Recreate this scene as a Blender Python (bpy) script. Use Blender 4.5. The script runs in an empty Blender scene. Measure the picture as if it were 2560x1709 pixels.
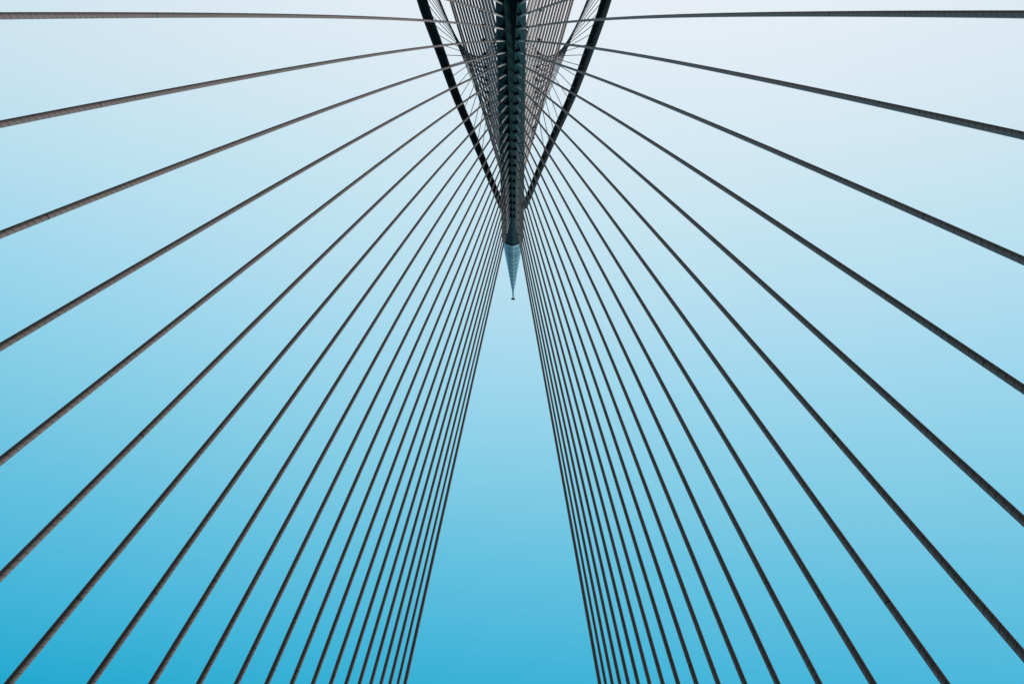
import bpy, bmesh, math, random
from mathutils import Vector, Matrix
random.seed(7)
R = math.radians
scene = bpy.context.scene
COL = scene.collection

# ------------------------------------------------------------------ camera
ZO = 1.7                                   # eye height above the bridge deck
TH, YAW, ROLL, CX, F = 0.72228, -0.0078, 0.00175, 0.78386, 1800.0
cam_d = bpy.data.cameras.new('camera'); cam = bpy.data.objects.new('camera', cam_d); COL.objects.link(cam)
fw = Vector((0, -math.sin(TH), math.cos(TH))); up = Vector((0, -math.cos(TH), -math.sin(TH))); rt = Vector((1, 0, 0))
fw, rt = fw*math.cos(YAW) + rt*math.sin(YAW), rt*math.cos(YAW) - fw*math.sin(YAW)
rt, up = rt*math.cos(ROLL) + up*math.sin(ROLL), up*math.cos(ROLL) - rt*math.sin(ROLL)
cam.matrix_world = Matrix(((rt.x, up.x, -fw.x, CX), (rt.y, up.y, -fw.y, 0), (rt.z, up.z, -fw.z, ZO), (0, 0, 0, 1)))
cam_d.sensor_width = 36.0; cam_d.lens = F*36/2560
cam_d.clip_start = 0.05; cam_d.clip_end = 20000
scene.camera = cam

# ------------------------------------------------------------------ sky, sun, exposure
SUN_EL, SUN_AZ = 18.0, 48.0                # azimuth clockwise from +Y seen from above: weak veiled sun low on the right
world = bpy.data.worlds.new("World"); scene.world = world; world.use_nodes = True
nt = world.node_tree; nt.nodes.clear()
tc = nt.nodes.new('ShaderNodeTexCoord')
# clear dusk sky: the colour runs with the angle from the glow that sits just under the horizon behind the mast
GLOW_AZ, GLOW_EL = 174.0, -15.0
gv = (math.sin(R(GLOW_AZ))*math.cos(R(GLOW_EL)), math.cos(R(GLOW_AZ))*math.cos(R(GLOW_EL)), math.sin(R(GLOW_EL)))
dot = nt.nodes.new('ShaderNodeVectorMath'); dot.operation = 'DOT_PRODUCT'; dot.inputs[1].default_value = gv
nt.links.new(tc.outputs['Generated'], dot.inputs[0])
wn = nt.nodes.new('ShaderNodeTexNoise'); wn.inputs['Scale'].default_value = 2.2; wn.inputs['Detail'].default_value = 5
nt.links.new(tc.outputs['Generated'], wn.inputs[0])
ma = nt.nodes.new('ShaderNodeMath'); ma.operation = 'MULTIPLY_ADD'; ma.inputs[1].default_value = .05
nt.links.new(wn.outputs[0], ma.inputs[0]); nt.links.new(dot.outputs['Value'], ma.inputs[2])
mr = nt.nodes.new('ShaderNodeMapRange'); mr.inputs[1].default_value = -1; mr.inputs[2].default_value = 1
nt.links.new(ma.outputs[0], mr.inputs[0])
rp = nt.nodes.new('ShaderNodeValToRGB'); rp.color_ramp.interpolation = 'B_SPLINE' if 0 else 'LINEAR'
SKY = [(-1, (.13, .13, .14)), (-.5, (.08, .14, .19)), (-.2, (.015, .22, .39)), (-.067, (.0074, .3795, .6247)), (.052, (.062, .468, .698)),
       (.17, (.1392, .5393, .749)), (.289, (.243, .618, .80)), (.408, (.360, .686, .845)), (.526, (.492, .746, .872)),
       (.645, (.630, .803, .898)), (.764, (.766, .862, .930)), (.882, (.90, .91, .95)), (1, (.97, .92, .91))]
el = rp.color_ramp.elements
while len(el) < len(SKY): el.new(.5)
for e_, (x, c) in zip(el, SKY): e_.position = (x + .025 + 1)/2; e_.color = (*c, 1)
nt.links.new(mr.outputs[0], rp.inputs[0])
bg = nt.nodes.new('ShaderNodeBackground'); bg.inputs[1].default_value = 1.0
wo = nt.nodes.new('ShaderNodeOutputWorld')
# a little pale haze low over the horizon
sx = nt.nodes.new('ShaderNodeSeparateXYZ'); nt.links.new(tc.outputs['Generated'], sx.inputs[0])
hz = nt.nodes.new('ShaderNodeMapRange'); hz.interpolation_type = 'SMOOTHSTEP'; nt.links.new(sx.outputs[2], hz.inputs[0])
hz.inputs[1].default_value = .56; hz.inputs[2].default_value = .30; hz.inputs[3].default_value = 0; hz.inputs[4].default_value = .19
hm = nt.nodes.new('ShaderNodeMix'); hm.data_type = 'RGBA'; hm.inputs[7].default_value = (.85, .78, .81, 1)
nt.links.new(hz.outputs[0], hm.inputs[0]); nt.links.new(rp.outputs[0], hm.inputs[6])
nt.links.new(hm.outputs[2], bg.inputs[0]); nt.links.new(bg.outputs[0], wo.inputs[0])
sun_d = bpy.data.lights.new('sun', 'SUN'); sun = bpy.data.objects.new('sun', sun_d); COL.objects.link(sun)
sun_d.energy = 1.8; sun_d.angle = R(20); sun_d.color = (1, .88, .80)
sv = Vector((math.sin(R(SUN_AZ))*math.cos(R(SUN_EL)), math.cos(R(SUN_AZ))*math.cos(R(SUN_EL)), math.sin(R(SUN_EL))))
sun.rotation_euler = sv.to_track_quat('Z', 'Y').to_euler(); sun.location = sv*300
scene.view_settings.view_transform = 'Standard'; scene.view_settings.look = 'None'
scene.view_settings.exposure = 0.0; scene.view_settings.gamma = 1.0

# ------------------------------------------------------------------ materials
def new_mat(name):
    m = bpy.data.materials.new(name); m.use_nodes = True
    b = m.node_tree.nodes['Principled BSDF']
    return m, m.node_tree, b
def N(nt, kind, **kw):
    n = nt.nodes.new(kind)
    for k, v in kw.items(): setattr(n, k, v)
    return n
def math_n(nt, op, a, b=None, c=None):
    n = nt.nodes.new('ShaderNodeMath'); n.operation = op
    for i, x in enumerate((a, b, c)):
        if x is None: continue
        if isinstance(x, (int, float)): n.inputs[i].default_value = x
        else: nt.links.new(x, n.inputs[i])
    return n.outputs[0]
def mixc(nt, fac, a, b):
    n = nt.nodes.new('ShaderNodeMix'); n.data_type = 'RGBA'
    for s, x in ((0, fac), (6, a), (7, b)):
        if isinstance(x, (int, float)): n.inputs[s].default_value = x
        elif isinstance(x, tuple): n.inputs[s].default_value = (*x, 1)
        else: nt.links.new(x, n.inputs[s])
    return n.outputs[2]
def noise(nt, scale, detail=4, coord='Object', stretch=None):
    tc = N(nt, 'ShaderNodeTexCoord'); out = tc.outputs[coord]
    if stretch:
        mp = N(nt, 'ShaderNodeMapping'); mp.inputs['Scale'].default_value = stretch
        nt.links.new(out, mp.inputs[0]); out = mp.outputs[0]
    nz = N(nt, 'ShaderNodeTexNoise'); nz.inputs['Scale'].default_value = scale; nz.inputs['Detail'].default_value = detail
    nt.links.new(out, nz.inputs[0]); return nz.outputs[0]
def plain(name, col, rough=.6, metal=0.0, var=.25, scale=1.5, stretch=None):
    m, t, b = new_mat(name)
    nz = noise(t, scale, 5, 'Object', stretch)
    lo = tuple(c*(1-var) for c in col); hi = tuple(min(1, c*(1+var)) for c in col)
    t.links.new(mixc(t, nz, lo, hi), b.inputs['Base Color'])
    b.inputs['Roughness'].default_value = rough; b.inputs['Metallic'].default_value = metal
    return m
def sheath_mat(name, col, pitch, joint, rough=.55):
    """plastic sheath: twin helical ribs and a butt weld every `joint` metres; UV = (turn, metres)"""
    m, t, b = new_mat(name)
    uv = N(t, 'ShaderNodeUVMap'); sp = N(t, 'ShaderNodeSeparateXYZ'); t.links.new(uv.outputs[0], sp.inputs[0])
    ph = math_n(t, 'FRACT', math_n(t, 'ADD', math_n(t, 'MULTIPLY', sp.outputs[0], 2.0), math_n(t, 'MULTIPLY', sp.outputs[1], 2.0/pitch)))
    d = math_n(t, 'ABSOLUTE', math_n(t, 'SUBTRACT', ph, .5))
    rib = N(t, 'ShaderNodeMapRange', interpolation_type='SMOOTHSTEP'); t.links.new(d, rib.inputs[0])
    rib.inputs[1].default_value = .035; rib.inputs[2].default_value = .11; rib.inputs[3].default_value = 1; rib.inputs[4].default_value = 0
    jf = math_n(t, 'MULTIPLY', math_n(t, 'ABSOLUTE', math_n(t, 'SUBTRACT', math_n(t, 'FRACT', math_n(t, 'MULTIPLY', sp.outputs[1], 1.0/joint)), .5)), joint)
    ring = math_n(t, 'LESS_THAN', jf, .018)
    nz = noise(t, 1.2, 4)
    mp = N(t, 'ShaderNodeMapping'); mp.inputs['Scale'].default_value = (5, .35, 1); t.links.new(uv.outputs[0], mp.inputs[0])
    st = N(t, 'ShaderNodeTexNoise'); st.inputs['Scale'].default_value = 1.0; st.inputs['Detail'].default_value = 6; t.links.new(mp.outputs[0], st.inputs[0])
    oi = N(t, 'ShaderNodeObjectInfo')                     # weathering: streaks along the sheath, and no two sheaths quite alike
    w = math_n(t, 'ADD', math_n(t, 'ADD', math_n(t, 'MULTIPLY', nz, .35), math_n(t, 'MULTIPLY', st.outputs[0], .40)), math_n(t, 'MULTIPLY', oi.outputs['Random'], .25))
    base = mixc(t, w, tuple(c*.62 for c in col), tuple(c*1.35 for c in col))
    f = math_n(t, 'MAXIMUM', math_n(t, 'MULTIPLY', rib.outputs[0], .6), ring)  # fillet shadow painted into the colour as darker rib lines; weld rings dark
    t.links.new(mixc(t, f, base, tuple(c*.18 for c in col)), b.inputs['Base Color'])
    bp = N(t, 'ShaderNodeBump'); bp.inputs['Strength'].default_value = .5; bp.inputs['Distance'].default_value = .006
    t.links.new(rib.outputs[0], bp.inputs['Height']); t.links.new(bp.outputs[0], b.inputs['Normal'])
    b.inputs['Roughness'].default_value = rough
    return m
M_SHEATH = sheath_mat('grey_sheath', (.28, .222, .197), .40, 12.0)
M_BACK = sheath_mat('back_stay_sheath', (.26, .215, .20), .62, 12.0)
M_PIPE = plain('painted_guide_pipe', (.62, .60, .59), .45, 0, .12)
M_COLLAR = plain('rubber_collar', (.02, .02, .022), .6)
M_TUBE = plain('dark_painted_steel', (.008, .024, .030), .65, 0, .35, .6)
M_TUBE.node_tree.nodes['Principled BSDF'].inputs['Specular IOR Level'].default_value = .25
M_ROD = plain('black_steel_rod', (.018, .024, .026), .5)
M_DARK = plain('dark_opening', (.006, .007, .008), .9)
M_ASPH = plain('asphalt', (.05, .05, .052), .9, 0, .2, 3)
M_CONC = plain('deck_concrete', (.10, .09, .085), .85, 0, .2, .8)
M_WATER = plain('lake_water', (.02, .04, .045), .12, 0, .2, .05)
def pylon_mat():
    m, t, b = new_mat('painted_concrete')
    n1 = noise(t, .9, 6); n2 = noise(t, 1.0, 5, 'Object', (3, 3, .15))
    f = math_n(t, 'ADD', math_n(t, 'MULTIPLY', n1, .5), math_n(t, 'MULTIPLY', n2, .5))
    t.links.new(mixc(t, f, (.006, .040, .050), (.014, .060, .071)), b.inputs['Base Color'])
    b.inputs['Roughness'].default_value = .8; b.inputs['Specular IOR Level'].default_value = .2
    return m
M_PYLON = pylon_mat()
def spire_mat():
    m, t, b = new_mat('metal_panels')
    tc = N(t, 'ShaderNodeTexCoord'); sp = N(t, 'ShaderNodeSeparateXYZ'); t.links.new(tc.outputs['Object'], sp.inputs[0])
    fr = math_n(t, 'ABSOLUTE', math_n(t, 'SUBTRACT', math_n(t, 'FRACT', math_n(t, 'MULTIPLY', sp.outputs[2], 1.0)), .5))
    ln = math_n(t, 'LESS_THAN', fr, .075)
    fx = math_n(t, 'ABSOLUTE', math_n(t, 'SUBTRACT', math_n(t, 'ABSOLUTE', sp.outputs[0]), .42))
    ln = math_n(t, 'MAXIMUM', ln, math_n(t, 'LESS_THAN', fx, .025))
    nz = noise(t, 1.5, 5)
    base = mixc(t, nz, (.22, .50, .58), (.38, .61, .67))
    t.links.new(mixc(t, ln, base, (.10, .20, .23)), b.inputs['Base Color'])
    b.inputs['Metallic'].default_value = .6; b.inputs['Roughness'].default_value = .4
    return m
M_SPIRE = spire_mat()

# ------------------------------------------------------------------ helpers
ORD = ['first', 'second', 'third', 'fourth', 'fifth', 'sixth', 'seventh', 'eighth', 'ninth', 'tenth', 'eleventh', 'twelfth',
       'thirteenth', 'fourteenth', 'fifteenth', 'sixteenth', 'seventeenth', 'eighteenth']
def mesh_obj(name, verts, faces, mat, parent=None, loc=(0, 0, 0), smooth=False, uvs=None):
    """verts in world metres; loc is the object's origin"""
    L = Vector(loc); me = bpy.data.meshes.new(name)
    me.from_pydata([tuple(Vector(v) - L) for v in verts], [], faces); me.update()
    if uvs:
        l = me.uv_layers.new(name='UVMap')
        for i, uv in enumerate(uvs): l.data[i].uv = uv
    if smooth: me.polygons.foreach_set('use_smooth', [True]*len(me.polygons))
    me.materials.append(mat)
    o = bpy.data.objects.new(name, me); COL.objects.link(o)
    o.location = L
    if parent:
        o.parent = parent; o.location = L - parent.location
    return o
def empty(name, loc, label, cat, group=None):
    o = bpy.data.objects.new(name, None); COL.objects.link(o); o.location = loc; o.empty_display_size = .3
    o['label'] = label; o['category'] = cat
    if group: o['group'] = group
    return o
def tube_geo(path, radii, n=16, v0=0.0, cap=True):
    P = [Vector(p) for p in path]; vs, fs, uv = [], [], []
    ref = Vector((0, 0, 1)) if abs((P[-1]-P[0]).normalized().z) < .98 else Vector((1, 0, 0)); prevu = None; ln = v0; lens = []
    for i, p in enumerate(P):
        d = (P[min(i+1, len(P)-1)] - P[max(i-1, 0)]).normalized()
        u = (ref - d*ref.dot(d)).normalized() if prevu is None else (prevu - d*prevu.dot(d)).normalized()
        prevu = u; w = d.cross(u)
        if i: ln += (p - P[i-1]).length
        lens.append(ln)
        r = radii[i] if isinstance(radii, (list, tuple)) else radii
        for k in range(n):
            a = 2*math.pi*k/n; vs.append(p + (u*math.cos(a) + w*math.sin(a))*r)
    for i in range(len(P)-1):
        for k in range(n):
            k2 = (k+1) % n
            fs.append((i*n+k, i*n+k2, (i+1)*n+k2, (i+1)*n+k))
            uv += [(k/n, lens[i]), ((k+1)/n, lens[i]), ((k+1)/n, lens[i+1]), (k/n, lens[i+1])]
    if cap:
        fs.append(tuple(range(n-1, -1, -1))); uv += [(0, lens[0])]*n
        b = (len(P)-1)*n; fs.append(tuple(range(b, b+n))); uv += [(0, lens[-1])]*n
    return vs, fs, uv
def interp(x, xs, ys):
    if x <= xs[0]: return ys[0] + (ys[1]-ys[0])*(x-xs[0])/(xs[1]-xs[0])
    for i in range(len(xs)-1):
        if x <= xs[i+1]: return ys[i] + (ys[i+1]-ys[i])*(x-xs[i])/(xs[i+1]-xs[i])
    return ys[-1] + (ys[-1]-ys[-2])*(x-xs[-1])/(xs[-1]-xs[-2])

# ------------------------------------------------------------------ layout of the bridge (heights t are above the eye; add ZO)
XO = 0.06; YB = -65.26; LEAN = math.tan(R(10))
def yA(t): return YB - t*LEAN                                  # front face line of the leaning mast
def tk(k): return 30.677 + 1.35931*k - .00127*k*k               # anchor heights on the mast
WK = [.926, .87, .805, .753, .704, .664, .631, .606, .571, .537, .512, .488, .465, .451, .437, .421, .408, .394, .382, .378, .376, .373, .37, .37]
W_DECK = 14.22
def yD(k): return -9.268 + 6.5*k - .0369*k*k                    # anchors along the deck edge

# ------------------------------------------------------------------ setting: lake, bridge deck, road
def box(name, x0, x1, y0, y1, z0, z1, mat):
    v = [(x0, y0, z0), (x1, y0, z0), (x1, y1, z0), (x0, y1, z0), (x0, y0, z1), (x1, y0, z1), (x1, y1, z1), (x0, y1, z1)]
    f = [(3, 2, 1, 0), (4, 5, 6, 7), (0, 1, 5, 4), (1, 2, 6, 5), (2, 3, 7, 6), (3, 0, 4, 7)]
    o = mesh_obj(name, v, f, mat); o['kind'] = 'structure'; return o
o = mesh_obj('lake_water', [(-6000, -6000, -9), (6000, -6000, -9), (6000, 6000, -9), (-6000, 6000, -9)], [(0, 1, 2, 3)], M_WATER); o['kind'] = 'structure'
box('bridge_deck', -18.5, 18.5, -160, 190, -2.6, 0, M_CONC)
for sx in (-1, 1): box('edge_beam', *sorted((sx*13.7, sx*14.7)), -14, 126, 0.0, .42, M_CONC)
for sx in (-1, 1): box('carriageway', *sorted((sx*1.6, sx*13.2)), -160, 190, .002, .006, M_ASPH)

# ------------------------------------------------------------------ mast
R_T, R_V = [20, 30.4, 33, 36, 43, 52, 61, 62], [.9, .66, .48, .36, .28, .16, .03, .03]
def rib(t): return max(.02, interp(t, R_T, R_V))
def section(t):
    """half section of the mast, (x, y relative to the anchor line)"""
    r = rib(t); dp = 1.1*min(1, max(0, r-.30)/.36)        # recess between the two merging legs, closing upwards
    return [(r*.8, .06-dp), (r, .05), (1.40, -.60), (1.53, -1.45), (1.45, -1.8), (.9, -2.65)]
def ring(t, sec, s=1.0, cy=0.0):
    ri = [(XO + x*s, yA(t) + cy + (y-cy)*s, t+ZO) for x, y in sec]
    le = [(XO - x*s, yA(t) + cy + (y-cy)*s, t+ZO) for x, y in sec][::-1]
    return ri + le
def loft(rings, cap=True):
    n = len(rings[0]); v = [p for r in rings for p in r]; f = []
    for i in range(len(rings)-1):
        for k in range(n):
            k2 = (k+1) % n
            f.append((i*n+k, (i+1)*n+k, (i+1)*n+k2, i*n+k2))
    if cap:
        f.append(tuple(range(n))); b = (len(rings)-1)*n; f.append(tuple(range(b+n-1, b-1, -1)))
    return v, f
pylon = empty('bridge_mast', (XO, yA(0), 0), 'tall leaning dark concrete mast with rows of cable sockets and a pale metal spire', 'bridge tower')
ts = [24, 27, 30.4, 32, 34, 36, 39, 43, 48, 52, 57, 61, 64, 66.76]
v, f = loft([ring(t, section(t)) for t in ts])
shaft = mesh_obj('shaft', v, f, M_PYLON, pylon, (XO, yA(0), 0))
# sockets under every cable pipe: tapering niches cut into the front faces
cv, cf = [], []
for k in range(-2, 24):
    t = tk(k); w = WK[k] if k >= 0 else .93 - .05*k
    r = rib(t); ys = .05 - .67*(w-r)/(1.40-r)
    for s in (-1, 1):
        top = Vector((XO + s*(w-.02), yA(t) + ys - .06, t + ZO - .02))
        tl = t - 1.14; r2 = rib(tl); w2 = max(w-.16, r2+.02); ys2 = .05 - .67*(w2-r2)/(1.44-r2)
        apex = Vector((XO + s*w2, yA(tl) + ys2 + .03, tl + ZO))
        n = 14; b = len(cv); rad = .33
        for i in range(n):
            a = 2*math.pi*i/n; cv.append(top + Vector((rad*math.cos(a), rad*1.1*math.sin(a), 0)))
        mid = top.lerp(apex, .45)
        for i in range(n):
            a = 2*math.pi*i/n; cv.append(mid + Vector((rad*.72*math.cos(a), rad*.8*math.sin(a), 0)))
        cv.append(apex)
        for i in range(n):
            j = (i+1) % n
            cf.append((b+i, b+n+i, b+n+j, b+j)); cf.append((b+n+i, b+2*n, b+n+j))
        cf.append(tuple(b+i for i in range(n)))
cut = mesh_obj('cutter', cv, cf, M_DARK)
bm = bmesh.new(); bm.from_mesh(cut.data); bmesh.ops.recalc_face_normals(bm, faces=bm.faces); bm.to_mesh(cut.data); bm.free()
bm = bmesh.new(); bm.from_mesh(shaft.data); bmesh.ops.recalc_face_normals(bm, faces=bm.faces); bm.to_mesh(shaft.data); bm.free()
md = shaft.modifiers.new('cut', 'BOOLEAN'); md.operation = 'DIFFERENCE'; md.solver = 'EXACT'; md.object = cut; md.use_self = True
bpy.context.view_layer.update()
dg = bpy.context.evaluated_depsgraph_get()
me = bpy.data.meshes.new_from_object(shaft.evaluated_get(dg)); shaft.modifiers.clear(); shaft.data = me
while len(me.materials) > 1: me.materials.pop()
for p_ in me.polygons: p_.material_index = 0
bpy.data.objects.remove(cut)
# small dark openings along the ridge
def front_y(t): r = rib(t); return .06 - 1.1*min(1, max(0, r-.30)/.36)
for t in (36.2, 45.6, 50.9, 61.4, 65.2):
    y = yA(t) + front_y(t)
    vv = [(XO+a*.09, y+b, t+ZO+c*.3) for c in (0, 1) for a, b in ((-1, -.12), (1, -.12), (1, .012), (-1, .012))]
    vv = [(x, yy - (i//4)*.3*LEAN, z) for i, (x, yy, z) in enumerate(vv)]
    mesh_obj('vent', vv, [(3, 2, 1, 0), (4, 5, 6, 7), (0, 1, 5, 4), (1, 2, 6, 5), (2, 3, 7, 6), (3, 0, 4, 7)], M_DARK, pylon)
# the two legs that carry the shaft down astride the deck
for s in (-1, 1):
    rings_ = []
    for t, xc, hx in ((27, .85, .72), (22, 3.2, .9), (10, 10.5, 1.2), (-12, 21.5, 1.6)):
        c = [(xc-hx, .1), (xc+hx, -.6), (xc+hx, -2.2), (xc-hx, -2.7)]
        if t == 27: c = [(.05, .1), (1.50, -.65), (1.50, -1.6), (.05, -2.7)]
        rings_.append([(XO + s*x, yA(t)+y, t+ZO) for x, y in c])
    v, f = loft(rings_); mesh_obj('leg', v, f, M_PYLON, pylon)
# spire
SP = [(.02, .20), (1.02, -.30), (1.44, -1.0), (1.25, -1.9), (.3, -2.2)]
def spire_ring(t, s): return ring(t, SP, s, -.9)
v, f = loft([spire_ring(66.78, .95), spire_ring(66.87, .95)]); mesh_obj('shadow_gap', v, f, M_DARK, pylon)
v, f = loft([spire_ring(66.88, 1.015), spire_ring(67.25, 1.015)]); mesh_obj('rim', v, f, M_SPIRE, pylon)
TT = 80.3
def sc(t): return max(.012, (TT - t)/(TT - 66.9))
v, f = loft([spire_ring(67.26, sc(67.26)), spire_ring(69.3, sc(69.3))]); band = mesh_obj('band', v, f, M_SPIRE, pylon)
v, f = loft([spire_ring(69.31, sc(69.6)*.97), spire_ring(69.42, sc(69.6)*.97)]); mesh_obj('slot', v, f, M_DARK, pylon)
v, f = loft([spire_ring(69.43, sc(69.4)), spire_ring(TT-.1, sc(TT-.1))]); mesh_obj('spire', v, f, M_SPIRE, pylon)
tip = Vector((XO, yA(TT) - .9, TT + ZO))
v, f, uv = tube_geo([tip + Vector((0, 0, -.9)), tip + Vector((0, 0, .6))], [.14, .06], 8); mesh_obj('tip_rod', v, f, M_ROD, pylon)
bm = bmesh.new(); bmesh.ops.create_uvsphere(bm, u_segments=12, v_segments=8, radius=.17)
me = bpy.data.meshes.new('beacon'); bm.to_mesh(me); bm.free(); me.materials.append(M_DARK)
for s in (-1, 1):
    o = bpy.data.objects.new('beacon', me); COL.objects.link(o); o.parent = pylon
    o.location = tip + Vector((s*.14, 0, .6)) - pylon.location

# ------------------------------------------------------------------ forward stays
def stay(name, A, B, D, L, label, cat, group, mat, sag, phase, pipe_r=None, nseg=44, nround=18):
    A, B = Vector(A), Vector(B); d = (B-A); LL = d.length; dn = d.normalized(); hl = math.hypot(d.x, d.y)
    def pt(u): return A + d*u - Vector((0, 0, 4*sag*abs(d.y)*u*(1-u)))
    root = empty(name, A, label, cat, group)
    u0 = L/LL
    us = [u0 + (1-u0)*i/nseg for i in range(nseg+1)]
    v, f, uv = tube_geo([pt(u) for u in us], D/2, nround, phase); uv = [(-a, b_) for a, b_ in uv]
    mesh_obj('sheath', v, f, mat, root, A, True, uv)
    pr = pipe_r or D*.60
    v, f, uv = tube_geo([A - dn*.35, pt(u0*.5), pt(u0*.99)], pr, 14); mesh_obj('guide_pipe', v, f, M_PIPE, root, A, True)
    v, f, uv = tube_geo([pt(u0*.985), pt(u0*1.015)], pr*1.35, 14); mesh_obj('collar', v, f, M_COLLAR, root, A)
    return root
SIDE = {-1: 'left', 1: 'right'}
WELD = {2: 56.3, 3: 61, 4: 65, 5: 69, 6: 63.2, 7: 67.7, 8: 72, 9: 71, 10: 69.8}      # metres from the mast to a butt weld
def where(k, s):
    if k < 2: return 'grey stay cable rising %s from the mast to the top edge, %s from the mast' % (SIDE[s], ORD[k])
    if k < 8: return 'grey ribbed stay cable leaving by the %s edge, %s from the top' % (SIDE[s], ORD[k-2])
    if k == 23: return 'innermost and slightly thicker stay cable of the %s fan, bordering the open sky gap' % SIDE[s]
    return 'dark ribbed stay cable leaving by the bottom edge, %s from the %s corner' % (ORD[k-8], SIDE[s])
for k in range(24):
    for s in (-1, 1):
        t = tk(k); D = (.150 + .0008*k) if k < 22 else (.15 if k == 22 else .195)
        A = (XO + s*WK[k], yA(t), t + ZO); B = (s*W_DECK, yD(k), .40)
        L = 5.0 + .06*(k-2); ph = 6 - (WELD[k] - L) if k in WELD else random.uniform(0, 12)
        stay('stay_cable', A, B, D, L, where(k, s), 'stay cable', 'forward stays of the %s fan' % SIDE[s], M_SHEATH, .0103, ph)

# ------------------------------------------------------------------ back stays behind the mast
for j in range(16):
    for s in (-1, 1):
        t = 55.8 - 1.7*j; xa = 1.05 + .045*j + (.05 if j == 1 else 0)
        A = (XO + s*xa, yA(t) - 1.5, t + ZO)
        drop = t + 1.2
        B = (XO*.5 + s*(xa + .272*drop), A[1] - .2*drop, .5)
        lab = 'broad grey-brown back stay %s of the mast, %s inward from the outermost bar' % (SIDE[s], ORD[j-1]) if j else 'outermost broad grey-brown back stay %s of the mast' % SIDE[s]
        stay('back_stay', A, B, .22, 6.0, lab, 'back stay', 'back stays %s of the mast' % SIDE[s], M_BACK, 0.0, random.uniform(0, 12), .14, 8, 14)

# ------------------------------------------------------------------ tie-back tubes and their hanger rods
TZ = [-1.0, 15, 27, 38.8, 44.1, 48.0, 51.8, 56.15, 57.9, 59.5]
TX = {-1: [21.0, 17.8, 14.7, 11.1, 8.8, 7.1, 5.13, 2.96, 2.08, 1.26], 1: [21.6, 18.4, 15.3, 11.65, 9.45, 7.65, 5.55, 3.25, 2.41, 1.6]}
def smooth_interp(x, xs, ys):            # Catmull-Rom through the listed points
    i = max(0, min(len(xs)-2, next((i for i in range(len(xs)-1) if x <= xs[i+1]), len(xs)-2)))
    h = xs[i+1]-xs[i]; u = (x-xs[i])/h
    def slope(j):
        a, b = max(j-1, 0), min(j+1, len(xs)-1); return (ys[b]-ys[a])/(xs[b]-xs[a])
    m0, m1 = slope(i)*h, slope(i+1)*h
    return (2*u**3-3*u*u+1)*ys[i] + (u**3-2*u*u+u)*m0 + (-2*u**3+3*u*u)*ys[i+1] + (u**3-u*u)*m1
def tube_pt(s, t): return Vector((s*smooth_interp(t, TZ, TX[s]), -77 - .7*(58-t), t + ZO))
def tube_r(t): return interp(t, [-1, 38.8, 44, 48, 52, 56, 58, 59], [.78, .655, .60, .54, .48, .42, .40, .40])
for s in (-1, 1):
    root = empty('tie_back_tube', tube_pt(s, -1), 'thick dark curved steel tube sweeping up to the mast on the %s' % SIDE[s], 'steel tube', 'tie-back tubes')
    zz = [-1 + 60.5*i/60 for i in range(61)]
    v, f, uv = tube_geo([tube_pt(s, z) for z in zz], [tube_r(z) for z in zz], 28)
    mesh_obj('shell', v, f, M_TUBE, root, root.location, True)
    for j in range(-10, 15):
        t = 38.43 + 1.12*j
        T = tube_pt(s, t); S = Vector((XO + s*.1, 0, 44.7 - (1.3 if j > 0 else 1.2)*j)); S.y = yA(S.z) - 2.75; S.z += ZO
        if S.z < 25: S = Vector((XO + s*1.2, yA(S.z-ZO) - 2.4, S.z))
        d = (S-T).normalized(); a = T + d*(tube_r(t)-.06); b = T + d*(tube_r(t) + .42)
        if j >= 0:
            v, f, uv = tube_geo([a, a.lerp(b, .55), b], [.13, .11, .055], 8); mesh_obj('lug', v, f, M_TUBE, root)
        if j >= 0: lab = 'thin dark rod off the %s curved tube, %s down it from the top edge' % (SIDE[s], ORD[j])
        else: lab = 'thin dark rod in the tight %s bundle beside the back stays, %s from its inside' % (SIDE[s], ORD[-j-1])
        v, f, uv = tube_geo([T + d*(tube_r(t)-.05), S], .042, 6)
        o = mesh_obj('hanger_rod', v, f, M_ROD, None, T + d*tube_r(t), True)
        o['label'] = lab; o['category'] = 'hanger rod'; o['group'] = 'hanger rods of the %s tube' % SIDE[s]
